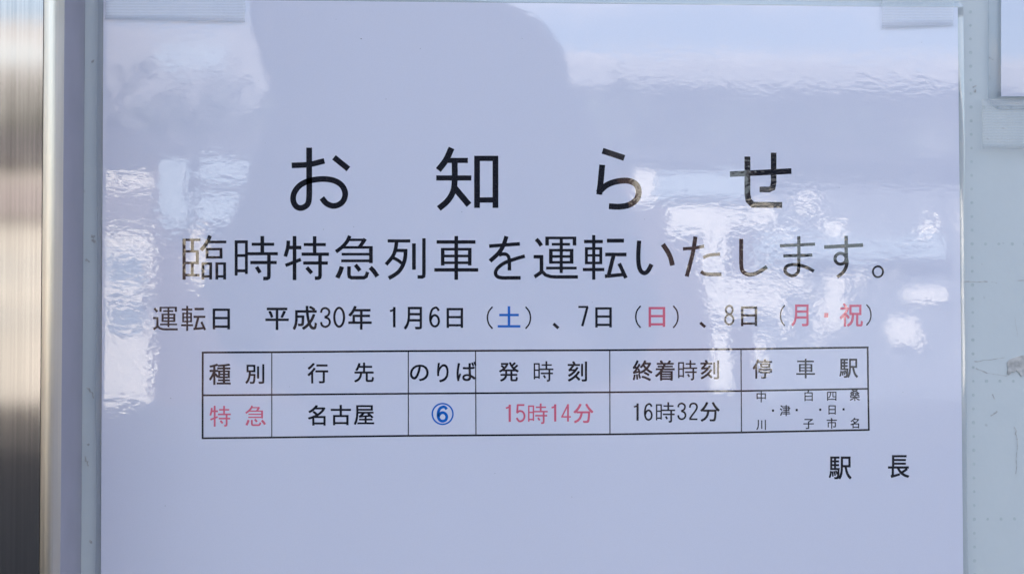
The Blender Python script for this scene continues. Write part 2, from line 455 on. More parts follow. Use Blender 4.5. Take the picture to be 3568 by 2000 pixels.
# ---- lettering -------------------------------------------------------------
class Ink:
    """collects flat printed shapes; every stroke lies a hair above the one before, so none share a plane"""
    def __init__(s): s.v, s.f, s.k = [], [], 0
    def y(s):
        s.k += 1
        return YT - 0.0000006 * (s.k % 30)
    def poly(s, pts, faces, y=None):
        y = s.y() if y is None else y
        o = len(s.v)
        for (a, b) in pts:
            q = at(a, b, y); s.v.append((q.x, y, q.z))
        s.f += [tuple(o + i for i in f) for f in faces]
    def stroke(s, pts, wd, closed=False):
        n_ = len(pts)
        if n_ < 2: return
        L_, R_ = [], []
        for i in range(n_):
            p = Vector(pts[i])
            a = Vector(pts[(i - 1) % n_]) if (closed or i > 0) else None
            b = Vector(pts[(i + 1) % n_]) if (closed or i < n_ - 1) else None
            t1 = (p - a).normalized() if a is not None else None
            t2 = (b - p).normalized() if b is not None else None
            if t1 is None: t1 = t2
            if t2 is None: t2 = t1
            t = (t1 + t2)
            t = t.normalized() if t.length > 1e-6 else t1
            nrm = Vector((-t.y, t.x)); n1 = Vector((-t1.y, t1.x))
            c = max(0.55, nrm.dot(n1))
            L_.append(p + nrm * (wd / 2 / c)); R_.append(p - nrm * (wd / 2 / c))
        m_ = n_ if closed else n_ - 1
        s.poly([tuple(q) for q in L_] + [tuple(q) for q in R_], [(i, (i + 1) % n_, n_ + (i + 1) % n_, n_ + i) for i in range(m_)])
    def build(s, name, m, label=None):
        o = mesh(name, s.v, s.f, m, notice)
        # all faces look towards the reader
        me = o.data
        bm = bmesh.new(); bm.from_mesh(me); bm.normal_update()
        for f in bm.faces:
            if f.normal.y > 0: f.normal_flip()
        bm.to_mesh(me); bm.free()
        if label: o['label'] = label
        return o

def smooth(pts, n_=6, closed=False):
    out = []; m_ = len(pts); P = [Vector(p) for p in pts]
    rng = range(m_) if closed else range(m_ - 1)
    for i in rng:
        p0_ = P[(i - 1) % m_] if closed or i > 0 else P[i] * 2 - P[i + 1]
        p1, p2 = P[i], P[(i + 1) % m_]
        p3 = P[(i + 2) % m_] if closed or i + 2 < m_ else p2 * 2 - p1
        for k in range(n_):
            t = k / n_
            q = 0.5 * ((2 * p1) + (-p0_ + p2) * t + (2 * p0_ - 5 * p1 + 4 * p2 - p3) * t * t + (-p0_ + 3 * p1 - 3 * p2 + p3) * t ** 3)
            out.append(tuple(q))
    if not closed: out.append(tuple(P[-1]))
    return out
def circ(cx, cy, rx, ry=None, n_=28):
    ry = ry or rx
    return [(cx + rx * math.cos(2 * math.pi * k / n_), cy + ry * math.sin(2 * math.pi * k / n_)) for k in range(n_)]
# a glyph is a list of (width, points, flag) with flag '' straight, 'c' curved, 'o' closed curve
def box4(x0, x1, y0, y1, wv, wh, yb=None, yl=None, yr=None):
    """the kanji box: two posts and two bars; bars at y0 and yb"""
    yb = y1 if yb is None else yb
    return [(wv, [(x0 + wv / 2, y0), (x0 + wv / 2, yl or y1)], ''), (wv, [(x1 - wv / 2, y0), (x1 - wv / 2, yr or y1)], ''),
            (wh, [(x0, y0 + wh / 2), (x1, y0 + wh / 2)], ''), (wh, [(x0, yb - wh / 2), (x1, yb - wh / 2)], '')]
G = {}
G['臨'] = [(52, [(102, 152), (102, 832)], ''), (40, [(76, 172), (375, 172)], ''), (50, [(240, 180), (240, 360)], ''), (38, [(76, 363), (345, 363)], ''),
          (50, [(322, 345), (322, 578)], ''), (40, [(76, 555), (345, 555)], ''), (48, [(238, 560), (238, 750)], ''), (40, [(76, 757), (358, 757)], ''),
          (62, [(535, 102), (490, 205), (440, 278), (383, 345)], 'c'), (44, [(510, 207), (805, 207)], '')] \
        + box4(460, 740, 305, 482, 48, 40) + box4(392, 568, 545, 830, 48, 40, yb=798) + box4(622, 800, 545, 830, 48, 40, yb=798)
G['時'] = [(50, [(968, 180), (968, 765)], ''), (48, [(1138, 180), (1138, 738)], ''), (50, [(943, 205), (1162, 205)], ''), (48, [(943, 432), (1162, 432)], ''), (50, [(943, 685), (1162, 685)], ''),
          (62, [(1402, 108), (1402, 405)], ''), (50, [(1225, 245), (1600, 245)], ''), (52, [(1158, 402), (1660, 402)], ''), (54, [(1202, 548), (1642, 548)], ''),
          (60, [(1512, 405), (1512, 770), (1505, 800), (1478, 813), (1418, 813)], ''), (62, [(1305, 620), (1366, 717)], '')]
G['特'] = [(62, [(1835, 185), (1825, 300), (1785, 450)], 'c'), (60, [(1835, 300), (2052, 300)], ''), (62, [(1938, 108), (1938, 840)], ''), (58, [(1787, 597), (2045, 497)], ''),
          (60, [(2272, 112), (2272, 412)], ''), (52, [(2092, 250), (2458, 250)], ''), (54, [(2055, 410), (2510, 410)], ''), (54, [(2082, 556), (2492, 556)], ''),
          (60, [(2362, 412), (2362, 765), (2355, 795), (2330, 808), (2275, 808)], ''), (64, [(2140, 630), (2224, 724)], '')]
G['急'] = [(62, [(375, 105), (330, 200), (250, 290), (145, 370)], 'c'), (42, [(365, 172), (620, 172)], ''), (62, [(632, 155), (535, 300)], ''), (44, [(250, 297), (758, 297)], ''),
          (62, [(727, 275), (727, 558)], ''), (44, [(240, 410), (715, 410)], ''), (46, [(233, 520), (740, 520)], ''), (76, [(245, 615), (215, 705), (168, 802)], 'c'),
          (60, [(364, 612), (362, 740), (370, 783), (405, 800), (610, 800), (648, 778), (672, 705)], ''), (66, [(468, 585), (545, 684)], ''), (76, [(715, 628), (775, 692), (835, 778)], 'c')]
G['列'] = [(52, [(1005, 190), (1382, 190)], ''), (62, [(1155, 200), (1130, 350), (1080, 460), (978, 582)], 'c'), (54, [(1150, 348), (1330, 348)], ''),
          (66, [(1302, 322), (1298, 450), (1268, 570), (1205, 680), (1125, 750), (1022, 808)], 'c'), (56, [(1100, 472), (1170, 507), (1240, 560)], 'c'),
          (62, [(1442, 230), (1442, 667)], ''), (58, [(1608, 145), (1608, 740), (1603, 775), (1580, 787), (1502, 787)], '')]
G['車'] = [(62, [(2145, 108), (2145, 835)], ''), (58, [(1818, 207), (2465, 207)], '')] + box4(1890, 2400, 305, 597, 60, 44, yb=574) + [(44, [(1900, 440), (2390, 440)], ''), (58, [(1780, 670), (2510, 670)], '')]
G['を'] = [(60, [(212, 276), (722, 238)], ''), (70, [(500, 112), (450, 260), (375, 385), (225, 525)], 'c'), (58, [(375, 425), (440, 408), (505, 420), (543, 485), (550, 680)], 'c'),
          (60, [(805, 440), (600, 503), (450, 565), (350, 645), (318, 718), (345, 778), (430, 802), (580, 802), (735, 802)], 'c')]
G['運'] = [(66, [(993, 160), (1038, 208), (1080, 270)], 'c'), (58, [(950, 452), (1110, 452)], ''), (62, [(1082, 430), (1082, 702)], ''), (62, [(1092, 690), (1045, 732), (965, 785)], 'c'),
          (56, [(1085, 690), (1150, 755), (1240, 783), (1330, 787), (1688, 787)], ''), (44, [(1145, 140), (1660, 140)], ''), (60, [(1175, 120), (1175, 267)], ''), (60, [(1630, 120), (1630, 265)], ''),
          (52, [(1410, 140), (1410, 722)], ''), (44, [(1252, 245), (1557, 245)], '')] + box4(1207, 1613, 322, 567, 60, 44) + [(44, [(1230, 447), (1590, 447)], ''), (46, [(1158, 640), (1667, 640)], '')]
G['転'] = [(54, [(1950, 92), (1950, 832)], ''), (56, [(1787, 200), (2103, 200)], '')] + box4(1803, 2092, 293, 577, 50, 44) + [(40, [(1820, 430), (2080, 430)], ''), (54, [(1768, 665), (2125, 665)], ''),
          (64, [(2168, 185), (2453, 185)], ''), (60, [(2140, 415), (2495, 415)], ''), (66, [(2280, 430), (2200, 750)], ''), (60, [(2135, 777), (2440, 747)], ''), (62, [(2373, 563), (2486, 806)], '')]
G['い'] = [(72, [(224, 185), (211, 400), (217, 580), (250, 685), (312, 722), (372, 685), (430, 578)], 'c'), (80, [(618, 245), (700, 370), (750, 480), (778, 597)], 'c')]
G['た'] = [(54, [(952, 322), (1150, 306), (1305, 275)], 'c'), (68, [(1160, 118), (1130, 320), (1090, 500), (1015, 780)], 'c'), (54, [(1288, 467), (1400, 425), (1568, 410)], 'c'), (60, [(1250, 700), (1310, 733), (1400, 745), (1592, 745)], 'c')]
G['し'] = [(66, [(1920, 155), (1920, 400), (1922, 600), (1948, 695), (2025, 743), (2115, 743), (2220, 702), (2348, 618)], 'c')]
G['ま'] = [(52, [(560, 272), (1145, 243)], ''), (52, [(617, 440), (1100, 425)], ''),
          (54, [(875, 110), (875, 400), (872, 650), (850, 722), (790, 765), (720, 757), (662, 718), (645, 670), (665, 620), (722, 590), (800, 583), (920, 600), (1030, 640), (1125, 692)], 'c')]
G['す'] = [(60, [(1297, 292), (1943, 258)], ''), (58, [(1662, 105), (1662, 300), (1664, 460), (1675, 545), (1655, 635), (1605, 715), (1513, 790)], 'c'), (52, circ(1568, 485, 92, 90), 'o')]
G['。'] = [(32, circ(2190, 700, 84, 89), 'o')]
G['お'] = [(36, [(950, 234), (1060, 228), (1160, 205)], 'c'), (37, [(1062, 120), (1062, 300), (1062, 430), (1052, 482), (1015, 506), (980, 497), (960, 458), (967, 408), (1005, 360), (1070, 331), (1150, 321), (1222, 331), (1272, 363), (1293, 410), (1283, 457), (1252, 485), (1213, 493), (1172, 476), (1143, 442)], 'c'),
          (37, [(1221, 182), (1314, 257)], '')]
G['知'] = [(40, [(1975, 122), (1940, 198), (1890, 264)], 'c'), (33, [(1940, 202), (2080, 202)], ''), (38, [(1995, 205), (1995, 330), (1985, 400), (1950, 460), (1893, 510)], 'c'), (33, [(1877, 314), (2102, 314)], ''),
          (40, [(1990, 372), (2087, 487)], '')] + box4(2120, 2275, 172, 506, 37, 34, yb=472)
G['ら'] = [(38, [(551, 140), (691, 186)], ''), (38, [(549, 230), (540, 330), (530, 420)], 'c'), (38, [(522, 410), (575, 362), (640, 337), (715, 332), (765, 355), (783, 398), (770, 450), (722, 486), (660, 498), (592, 495)], 'c')]
G['せ'] = [(36, [(1368, 290), (1762, 270)], ''), (38, [(1480, 177), (1480, 415), (1487, 458), (1515, 486), (1703, 487)], ''), (36, [(1648, 152), (1648, 345), (1642, 378), (1620, 388), (1558, 388)], '')]
# half-width figures in a box one unit high
G['1'] = [(.085, [(.02, .20), (.14, .165), (.215, .10), (.235, .0)], 'c'), (.115, [(.225, 0), (.225, 1)], '')]
G['3'] = [(.095, [(.05, .27), (.10, .11), (.25, .048), (.40, .12), (.44, .26), (.38, .40), (.22, .485)], 'c'), (.095, [(.22, .485), (.40, .56), (.47, .72), (.41, .88), (.25, .952), (.10, .88), (.047, .72)], 'c')]
G['0'] = [(.10, circ(.27, .5, .225, .45), 'o')]
G['6'] = [(.098, [(.45, .205), (.385, .085), (.28, .048), (.13, .16), (.055, .42), (.055, .68), (.13, .88), (.26, .952), (.40, .88), (.455, .69), (.40, .50), (.27, .41), (.14, .48), (.065, .65)], 'c')]
G['7'] = [(.095, [(0, .048), (.50, .048)], ''), (.115, [(.465, .05), (.20, 1)], '')]
G['8'] = [(.09, circ(.25, .25, .165, .205), 'o'), (.09, circ(.25, .72, .20, .235), 'o')]
G['5'] = [(.09, [(.08, .045), (.45, .045)], ''), (.09, [(.115, .02), (.08, .50)], ''), (.095, [(.07, .49), (.2, .385), (.35, .42), (.445, .58), (.435, .79), (.33, .93), (.18, .95), (.05, .77)], 'c')]
G['4'] = [(.10, [(.37, 0), (.37, 1)], ''), (.08, [(.37, .03), (.05, .71)], ''), (.08, [(.0, .73), (.53, .73)], '')]
G['2'] = [(.095, [(.05, .29), (.10, .11), (.25, .048), (.40, .10), (.45, .27), (.38, .45), (.2, .70), (.05, .93)], 'c'), (.09, [(.02, .955), (.48, .955)], '')]
G['（'] = [(.065, [(.27, .0), (.10, .22), (.04, .5), (.10, .78), (.27, 1.0)], 'c')]
G['）'] = [(.065, [(.0, .0), (.17, .22), (.23, .5), (.17, .78), (.0, 1.0)], 'c')]
G['、'] = [(.42, [(.12, .16), (.9, .84)], '')]
G['・'] = [(1.0, [(0, .5), (1, .5)], '')]

def bounds(g):
    xs, ys = [], []
    for wd, pts, fl in g:
        P = [Vector(p) for p in pts]
        for i, p in enumerate(P):
            t = (P[min(i + 1, len(P) - 1)] - P[max(i - 1, 0)]).normalized()
            nx_, ny_ = abs(t.y) * wd / 2, abs(t.x) * wd / 2
            xs += [p.x - nx_, p.x + nx_]; ys += [p.y - ny_, p.y + ny_]
    return min(xs), min(ys), max(xs), max(ys)
def lay(ink, ch, bb=None, org=None, sc=None, bold=1.0):
    g = G[ch]
    if bb:
        x0, y0, x1, y1 = bounds(g)
        sx, sy = (bb[2] - bb[0]) / (x1 - x0), (bb[3] - bb[1]) / (y1 - y0)
        f = lambda p: (bb[0] + (p[0] - x0) * sx, bb[1] + (p[1] - y0) * sy)
        ws = (sx + sy) / 2 * bold
    else:
        f = lambda p: (org[0] + p[0] / sc, org[1] + p[1] / sc); ws = 1 / sc
    for wd, pts, fl in g:
        P = pts if fl == '' else smooth(pts, 6, fl == 'o') if fl == 'c' else pts
        ink.stroke([f(p) for p in P], wd * ws, fl == 'o')

_cache = {}
def font_glyph(ch, off):
    key = (ch, off)
    if key not in _cache:
        cu = bpy.data.curves.new('glyph', 'FONT'); cu.body = ch; cu.resolution_u = 4; cu.offset = off
        o = bpy.data.objects.new('glyph', cu); C.objects.link(o)
        bpy.context.view_layer.update()
        me = bpy.data.meshes.new_from_object(o.evaluated_get(bpy.context.evaluated_depsgraph_get()))
        _cache[key] = ([(v.co.x, v.co.y) for v in me.vertices], [tuple(p.vertices) for p in me.polygons])
        bpy.data.objects.remove(o); bpy.data.curves.remove(cu); bpy.data.meshes.remove(me)
    return _cache[key]
def fnt(ink, ch, bb, off=0.011):
    vs, fs = font_glyph(ch, 0.0)
    if not vs: return
    x0, x1 = min(v[0] for v in vs), max(v[0] for v in vs); y0, y1 = min(v[1] for v in vs), max(v[1] for v in vs)
    sx, sy = (bb[2] - bb[0]) / (x1 - x0), (bb[3] - bb[1]) / (y1 - y0)
    e = off * (bb[3] - bb[1])
    for ex, ey in (((-e, -e), (e, -e), (e, e), (-e, e)) if off else ((0, 0),)):
        ink.poly([(bb[0] + (x - x0) * sx * (1 - 2 * off) + e + ex, bb[3] - (y - y0) * sy * (1 - 2 * off) - e + ey) for x, y in vs], fs)
def put(ink, ch, bb, **k):
    if ch in G: lay(ink, ch, bb, bold=k.get('bold', 1.08))
    else: fnt(ink, ch, bb, k.get('off', 0.014))

def char(name, ch, bb, m, label=None, **k):
    ink = Ink(); put(ink, ch, bb, **k)
    ink.build(name, m, label)
ZA, ZB = ((500, 450), 1.84), ((1800, 450), 1.84)
K1, K2, K3, K4, K5 = ((620, 800), 4.77), ((1140, 800), 4.77), ((1660, 800), 4.77), ((2180, 800), 4.77), ((2600, 800), 4.77)
for ch, z in (('お', ZA), ('知', ZA), ('ら', ZB), ('せ', ZB)):
    ink = Ink(); lay(ink, ch, org=z[0], sc=z[1]); ink.build('title_character', M_black)
for chs, z in (('臨時特', K1), ('急列車', K2), ('を運転', K3), ('いたし', K4), ('ます。', K5)):
    for ch in chs:
        ink = Ink(); lay(ink, ch, org=z[0], sc=z[1]); ink.build('headline_character', M_black)
for ch, bb in (('運', (532.6, 1069, 619.6, 1150.6)), ('転', (631, 1065.7, 718, 1152.7)), ('日', (741, 1075, 801, 1147.5)), ('平', (924.6, 1072, 1006.4, 1149.6)), ('成', (1020, 1065.7, 1104.5, 1149.6)),
               ('3', (1115, 1070, 1152.8, 1142)), ('0', (1161, 1069, 1202.5, 1141.6)), ('年', (1213.6, 1065.7, 1295.3, 1148.5)), ('1', (1357.6, 1069, 1378, 1140)), ('月', (1407, 1069, 1470, 1148)),
               ('6', (1496, 1068.4, 1533, 1140.6)), ('日', (1556, 1073, 1613.4, 1142.4)), ('（', (1696, 1067.4, 1718, 1146.4)), ('）', (1829.6, 1067.4, 1850.7, 1146.4)), ('、', (1925, 1124, 1949, 1147)),
               ('7', (2015, 1066, 2050.7, 1137.5)), ('日', (2074, 1070.6, 2131.4, 1141)), ('（', (2213, 1064, 2234, 1143.6)), ('）', (2344, 1064, 2364.6, 1143.6)), ('、', (2437, 1120, 2460, 1143)),
               ('8', (2523.6, 1062, 2558.6, 1133.6)), ('日', (2582, 1067.5, 2638, 1136.4)), ('（', (2717.5, 1062, 2736, 1137)), ('）', (3017.5, 1059.6, 3037, 1134.6))):
    char('date_character', ch, bb, M_black)
char('date_character', '土', (1734, 1067, 1813.4, 1141), M_blue, 'blue character in the date line', off=0.015)
for ch, bb in (('日', (2260, 1069.6, 2317.5, 1139)), ('月', (2757, 1060.7, 2817, 1137)), ('・', (2872, 1090.7, 2886.4, 1105.4)), ('祝', (2926.4, 1056, 3006.8, 1138))): char('date_character', ch, bb, M_red, 'red character in the date line', off=0.013)
# table rules
ink = Ink()
def rule(pts, wd):
    P = []
    for a, b in zip(pts[:-1], pts[1:]):
        for k in range(8): P.append((a[0] + (b[0] - a[0]) * k / 8, a[1] + (b[1] - a[1]) * k / 8))
    P.append(pts[-1]); ink.stroke(P, wd)
rule([(703, 1228), (950, 1227), (1423, 1222.8), (2125, 1219.8), (2583, 1216.2), (3026, 1210)], 6.4)
rule([(706, 1376.8), (950, 1375), (1423, 1371), (2125, 1366.3), (2583, 1361.8), (3025, 1354)], 6.0)
rule([(703, 1526.3), (950, 1523.5), (1423, 1517.7), (2125, 1512.6), (2583, 1506), (3030, 1497)], 6.4)
rule([(706.5, 1226), (706, 1376), (706, 1528)], 6.6)
rule([(3023.3, 1208), (3025, 1354), (3027.4, 1499)], 6.0)
for xt, xb, yt, ybm in ((947, 947, 1227, 1523.6), (1422.6, 1422.8, 1223, 1518), (1657, 1658.5, 1222, 1516), (2124.6, 2125.4, 1220, 1512.6), (2582, 2583.6, 1216, 1506)):
    rule([(xt, yt), (xb, ybm)], 3.6)
ink.build('table_rules', M_black, 'black ruled lines of the two-row timetable')
for ch, bb in (('種', (728.6, 1266.7, 804, 1340.5)), ('別', (854.5, 1268.4, 921, 1336.8)), ('行', (1071.4, 1264.7, 1143.5, 1335.5)), ('先', (1234, 1262.7, 1303, 1331.8)),
               ('の', (1428.4, 1269.6, 1494, 1327.5)), ('り', (1522.7, 1264, 1562.6, 1331.6)), ('ば', (1590.7, 1260, 1660, 1327.5)),
               ('発', (1738.5, 1261.3, 1808, 1329)), ('時', (1859.8, 1258, 1928.4, 1329)), ('刻', (1978, 1258, 2045.5, 1329)),
               ('終', (2204.7, 1254.8, 2273.7, 1326.8)), ('着', (2282, 1254.8, 2351, 1325.7)), ('時', (2362.8, 1254.4, 2429.5, 1324.5)), ('刻', (2440.5, 1253.7, 2505.6, 1321)),
               ('停', (2622.6, 1250.5, 2690, 1319)), ('車', (2774.4, 1249.4, 2840, 1318)), ('駅', (2924.3, 1249.4, 2989.8, 1316))): char('heading_character', ch, bb, M_black)
for ch, bb in (('名', (1072.7, 1411, 1134.3, 1482)), ('古', (1152, 1410, 1223, 1481)), ('屋', (1233, 1411, 1304, 1479.6)),
               ('1', (2207.9, 1404.5, 2225.2, 1465)), ('6', (2244.4, 1404, 2274, 1465)), ('時', (2285.6, 1400.6, 2352.5, 1471.5)), ('3', (2360, 1402.2, 2391.4, 1462.8)), ('2', (2400.5, 1402.2, 2431.4, 1462.8)),
               ('分', (2439.8, 1400, 2507.9, 1468.5))): char('entry_character', ch, bb, M_black)
for ch, bb in (('特', (730, 1413, 804, 1485.8)), ('急', (854.5, 1411.8, 926.6, 1483.4)), ('1', (1761.6, 1408.8, 1780, 1469)), ('5', (1797, 1407.8, 1830, 1469)), ('時', (1840, 1405, 1908.5, 1476)),
               ('1', (1921, 1407.4, 1938, 1468)), ('4', (1955.4, 1407.4, 1989.3, 1468)), ('分', (1998, 1406, 2067.6, 1473.6))): char('entry_character', ch, bb, M_red, 'red character in the table', off=0.013)
ink = Ink(); ink.stroke(circ(1542.2, 1441.6, 36, n_=40), 5.4, True)
ink.build('platform_ring', M_blue, 'blue ring round the figure 6')
ink = Ink(); lay(ink, '6', (1523.2, 1414.3, 1560.4, 1469.5), bold=1.55)
ink.build('entry_character', M_blue, 'bold blue figure 6 in a ring')
for ch, bb in (('中', (2636, 1362, 2668.8, 1401.4)), ('白', (2803, 1360, 2832, 1397)), ('四', (2881.8, 1364, 2914.6, 1395.4)), ('桑', (2961, 1355, 2996.2, 1395.8)), ('津', (2717, 1410.4, 2753.6, 1449)),
               ('日', (2886.7, 1411.5, 2911.9, 1443.7)), ('川', (2635.5, 1462, 2668.8, 1497.4)), ('子', (2799, 1458.7, 2835.8, 1494)), ('市', (2880.3, 1455.5, 2916, 1493)), ('名', (2963, 1455, 2993.4, 1491.6))):
    char('stop_character', ch, bb, M_black, off=0.013)
for x, y in ((2693.5, 1429.8), (2776, 1428), (2858, 1426.8), (2939.3, 1425.5)): char('stop_character', '・', (x - 3.6, y - 3.6, x + 3.6, y + 3.6), M_black)
char('signature_character', '駅', (2887.7, 1589.4, 2967.5, 1669), M_black); char('signature_character', '長', (3094, 1584.7, 3168.4, 1664.5), M_black)
# dust specks caught under the film
ink = Ink()
r7 = random.Random(7)
for _ in range(26):
    x, y = r7.uniform(420, 3280), r7.uniform(60, 1950); s_ = r7.uniform(0.8, 2.0)
    ink.stroke([(x, y), (x + r7.uniform(-3, 3), y + r7.uniform(1, 3))], s_)
ink.stroke([(1256, 136), (1261, 137)], 3)
sp_o = ink.build('dust_specks', laminated('grey_dust', (0.33, 0.34, 0.38)), 'scattered tiny grey specks under the film'); sp_o['kind'] = 'stuff'

# ------------------------------------------------------------------ second notice and the tapes
notice2 = thing('laminated_notice', 'second white laminated notice, only its blank lower left corner showing at the top right', 'notice', at(3560, 150))
Q = (at(3490, -900, YF), at(5200, -900, YF), at(5200, 337, YF), at(3488, 337, YF))
grid_sheet('paper_sheet', Q, 1, 1, YF, 0.0004, laminated('laminated_dimmed_paper', (0.69, 0.69, 0.79), 0.015), notice2)  # white paper, base darkened in place of a weaker sky reflection
pouch_margin('pouch_margin', Q, 0.0046, YF + 0.0002, clear_film('smoky_pouch_margin', tint=(0.86, 0.89, 0.92), haze=0.14, rough=0.05), notice2, wav=0.05)

def tape(label, c, y, seed, sag=0.0):
    o = thing('adhesive_tape', label, 'tape', (c[0] + c[2]) / 2, group='clear ribbed tapes holding the notices')
    rr = random.Random(seed)
    nx, nz = 40, 10; vs, fs = [], []
    for j in range(nz + 1):
        for i in range(nx + 1):
            u, v = i / nx, j / nz
            q = c[0].lerp(c[1], u).lerp(c[3].lerp(c[2], u), v)
            ex = rr.uniform(-1, 1) * 0.00012 if i in (0, nx) else 0
            vs.append((q.x + ex, y - 0.00003 * math.sin(j * 1.9) - 0.00004 * noise.noise(Vector((q.x * 150, seed, q.z * 150))), q.z))
    W_ = nx + 1
    for j in range(nz):
        for i in range(nx):
            a = j * W_ + i; fs.append((a, a + W_, a + W_ + 1, a + 1))
    ob = mesh('tape_strip', vs, fs, M_tape, o, True)
    md = ob.modifiers.new('thickness', 'SOLIDIFY'); md.thickness = 0.00008; md.offset = 1
    return o
YS = YF - 0.00062
tape('clear ribbed tape over the top left corner of the notice, beside the steel frame', (at(367, -120, YS), at(857, -120, YS), at(853, 79, YS), at(367, 68, YS)), YS, 1)
tape('short clear ribbed tape over the rounded top right corner of the large notice', (at(3065, -150, YS), at(3320, -150, YS), at(3323, 90, YS), at(3075, 99, YS)), YS, 2)
tape('grubby clear ribbed tape below the second notice at the right edge', (at(3421, 346, YS - .0002), at(3900, 346, YS - .0002), at(3900, 520, YS - .0002), at(3423, 518, YS - .0002)), YS - 0.0002, 3)

# ------------------------------------------------------------------ the place in front of the board, seen only in the film and the steel
GZ = -1.25                       # ground level
M_asph = simple('grey_asphalt', (0.024, 0.024, 0.025), 0.85, var=0.25, scale=2.0)
M_white = simple('white_painted_wall', (0.80, 0.78, 0.73), 0.6, var=0.04, scale=1.5)
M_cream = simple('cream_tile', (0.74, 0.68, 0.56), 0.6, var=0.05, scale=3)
M_tan = simple('tan_plaster', (0.285, 0.285, 0.275), 0.7, var=0.08, scale=2)
M_pink = simple('faded_pink_sign', (0.19, 0.165, 0.175), 0.6, var=0.1, scale=3)
M_brown = simple('brown_cladding', (0.085, 0.05, 0.045), 0.6, var=0.15, scale=2)
M_grey = simple('grey_render', (0.17, 0.19, 0.225), 0.7, var=0.25, scale=2.5)
M_dark = simple('dark_slate_roof', (0.04, 0.04, 0.05), 0.6, var=0.15, scale=4)
M_glass = simple('blue_grey_window', (0.20, 0.27, 0.34), 0.25, var=0.1, scale=1, spec=0.5)
M_pale = simple('painted_sky_tint', (0.33, 0.42, 0.50), 0.6, var=0.1, scale=3)  # blue colour stands in for shade and reflected sky
M_leaf = simple('dark_evergreen_leaves', (0.035, 0.05, 0.03), 0.6, var=0.4, scale=1.5)
M_bark = simple('brown_bark', (0.09, 0.07, 0.05), 0.9, var=0.3, scale=8)
M_wall = simple('pale_station_wall', (0.45, 0.45, 0.44), 0.8, var=0.08, scale=1)

boxes('ground', [(-120, 120, -160, 30, GZ - 0.3, GZ)], M_asph, kind='structure')
boxes('station_wall', [(-40, 40, 0.0135, 0.6, GZ, GZ + 11.2)], M_wall, kind='structure')
D0 = -22.0
def X(px): return (px - 1434) * 0.0045
def Z(py): return (1122 - py) * 0.0045
def R_(px0, px1, py0, py1, y0, y1):
    return (X(px0), X(px1), y0, y1, max(Z(py1), GZ), Z(py0))
left = thing('shop_building', 'white two-storey shop across the road with banded front', 'building', (-9, D0, GZ))
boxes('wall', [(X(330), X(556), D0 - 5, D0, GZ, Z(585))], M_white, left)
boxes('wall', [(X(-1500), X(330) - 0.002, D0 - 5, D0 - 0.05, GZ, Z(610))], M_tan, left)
boxes('sign_band', [(X(331), X(545), D0 + 0.01, D0 + 0.12, Z(785), Z(660))], M_pink, left)
boxes('sign_band', [(X(-1500), X(330), D0 - 0.04, D0 + 0.07, Z(765), Z(640))], simple('greyish_rose_sign', (0.17, 0.155, 0.165), 0.6, var=0.1, scale=3), left)
for i, a in enumerate((-1300, -1000, -700, -400, 395)):
    wd_ = boxes('window', [(X(a), X(a + (250 if i < 4 else 120)), D0 + 0.01, D0 + 0.06, Z(1145), Z(890))], M_glass, left)
    boxes('window_sill', [(X(a) - 0.05, X(a + (250 if i < 4 else 120)) + 0.05, D0 + 0.065, D0 + 0.16, Z(1052), Z(992))], M_white, wd_)
boxes('roof', [(X(-1500), X(560), D0 - 5, D0 + 0.15, Z(580), Z(470))], M_dark, left)

mid = thing('market_building', 'low grey building with awnings tinted for shade and reflected sky beside the white shop', 'building', (-3, D0 + 0.3, GZ))
boxes('wall', [(X(560), X(1900), D0 - 6, D0 + 0.3, GZ, Z(560))], M_brown, mid)
boxes('awning', [R_(592, 680, 575, 800, D0 + 0.304, D0 + 0.6)], M_pale, mid)
boxes('awning', [R_(715, 930, 580, 645, D0 + 0.304, D0 + 0.6)], M_pale, mid)
boxes('awning', [R_(715, 900, 690, 800, D0 + 0.304, D0 + 0.7)], M_pale, mid)
boxes('sign_plate', [R_(690, 745, 812, 1000, D0 + 0.304, D0 + 0.5)], M_cream, mid)
boxes('roof', [(X(560), X(1900), D0 - 6, D0 + 0.55, Z(560), Z(500))], M_dark, mid)

rb = thing('shop_building', 'brown and grey shop building with white pillars and white sign boards', 'building', (6, D0, GZ))
boxes('wall', [(X(1900), X(2640), D0 - 5, D0, GZ, Z(560))], M_brown, rb)
boxes('side_wing', [(X(2642), X(3900), D0 - 5, D0, GZ, Z(640))], M_grey, rb)
for q in ((2208, 2285, 577, 705), (2335, 2610, 684, 798), (2457, 2530, 799, 962), (2468, 2648, 972, 1102), (2208, 2284, 983, 1140), (2485, 2555, 1135, 1365)):
    boxes('added_white_panel', [R_(*q, D0 + 0.004, D0 + 0.12)], M_white, rb)  # white panels laid out for the bright patches in the film
for q in ((2612, 2700, 700, 780), (2660, 2745, 905, 985), (2760, 2850, 930, 1020), (2860, 2890, 1030, 1200), (2980, 3050, 860, 980), (2720, 2760, 1110, 1180), (3120, 3170, 860, 960), (3240, 3300, 760, 850), (3130, 3230, 1110, 1200),
          (2795, 2880, 678, 738), (2656, 2751, 993, 1097), (2700, 2790, 800, 900), (2900, 2960, 760, 1150), (3180, 3330, 1000, 1050), (2640, 2690, 1160, 1300), (3400, 3480, 700, 1250), (3600, 3640, 700, 1250)):
    boxes('added_white_panel', [R_(*q, D0 + 0.004, D0 + 0.10)], M_white, rb)  # more panels added to brighten the reflection on this side
boxes('awning', [R_(1925, 2060, 620, 690, D0 + 0.004, D0 + 0.3)], M_pale, rb)
boxes('awning', [R_(2290, 2600, 602, 680, D0 + 0.004, D0 + 0.3)], M_pale, rb)
boxes('awning', [R_(2640, 3300, 830, 900, D0 + 0.11, D0 + 0.4)], M_pale, rb)
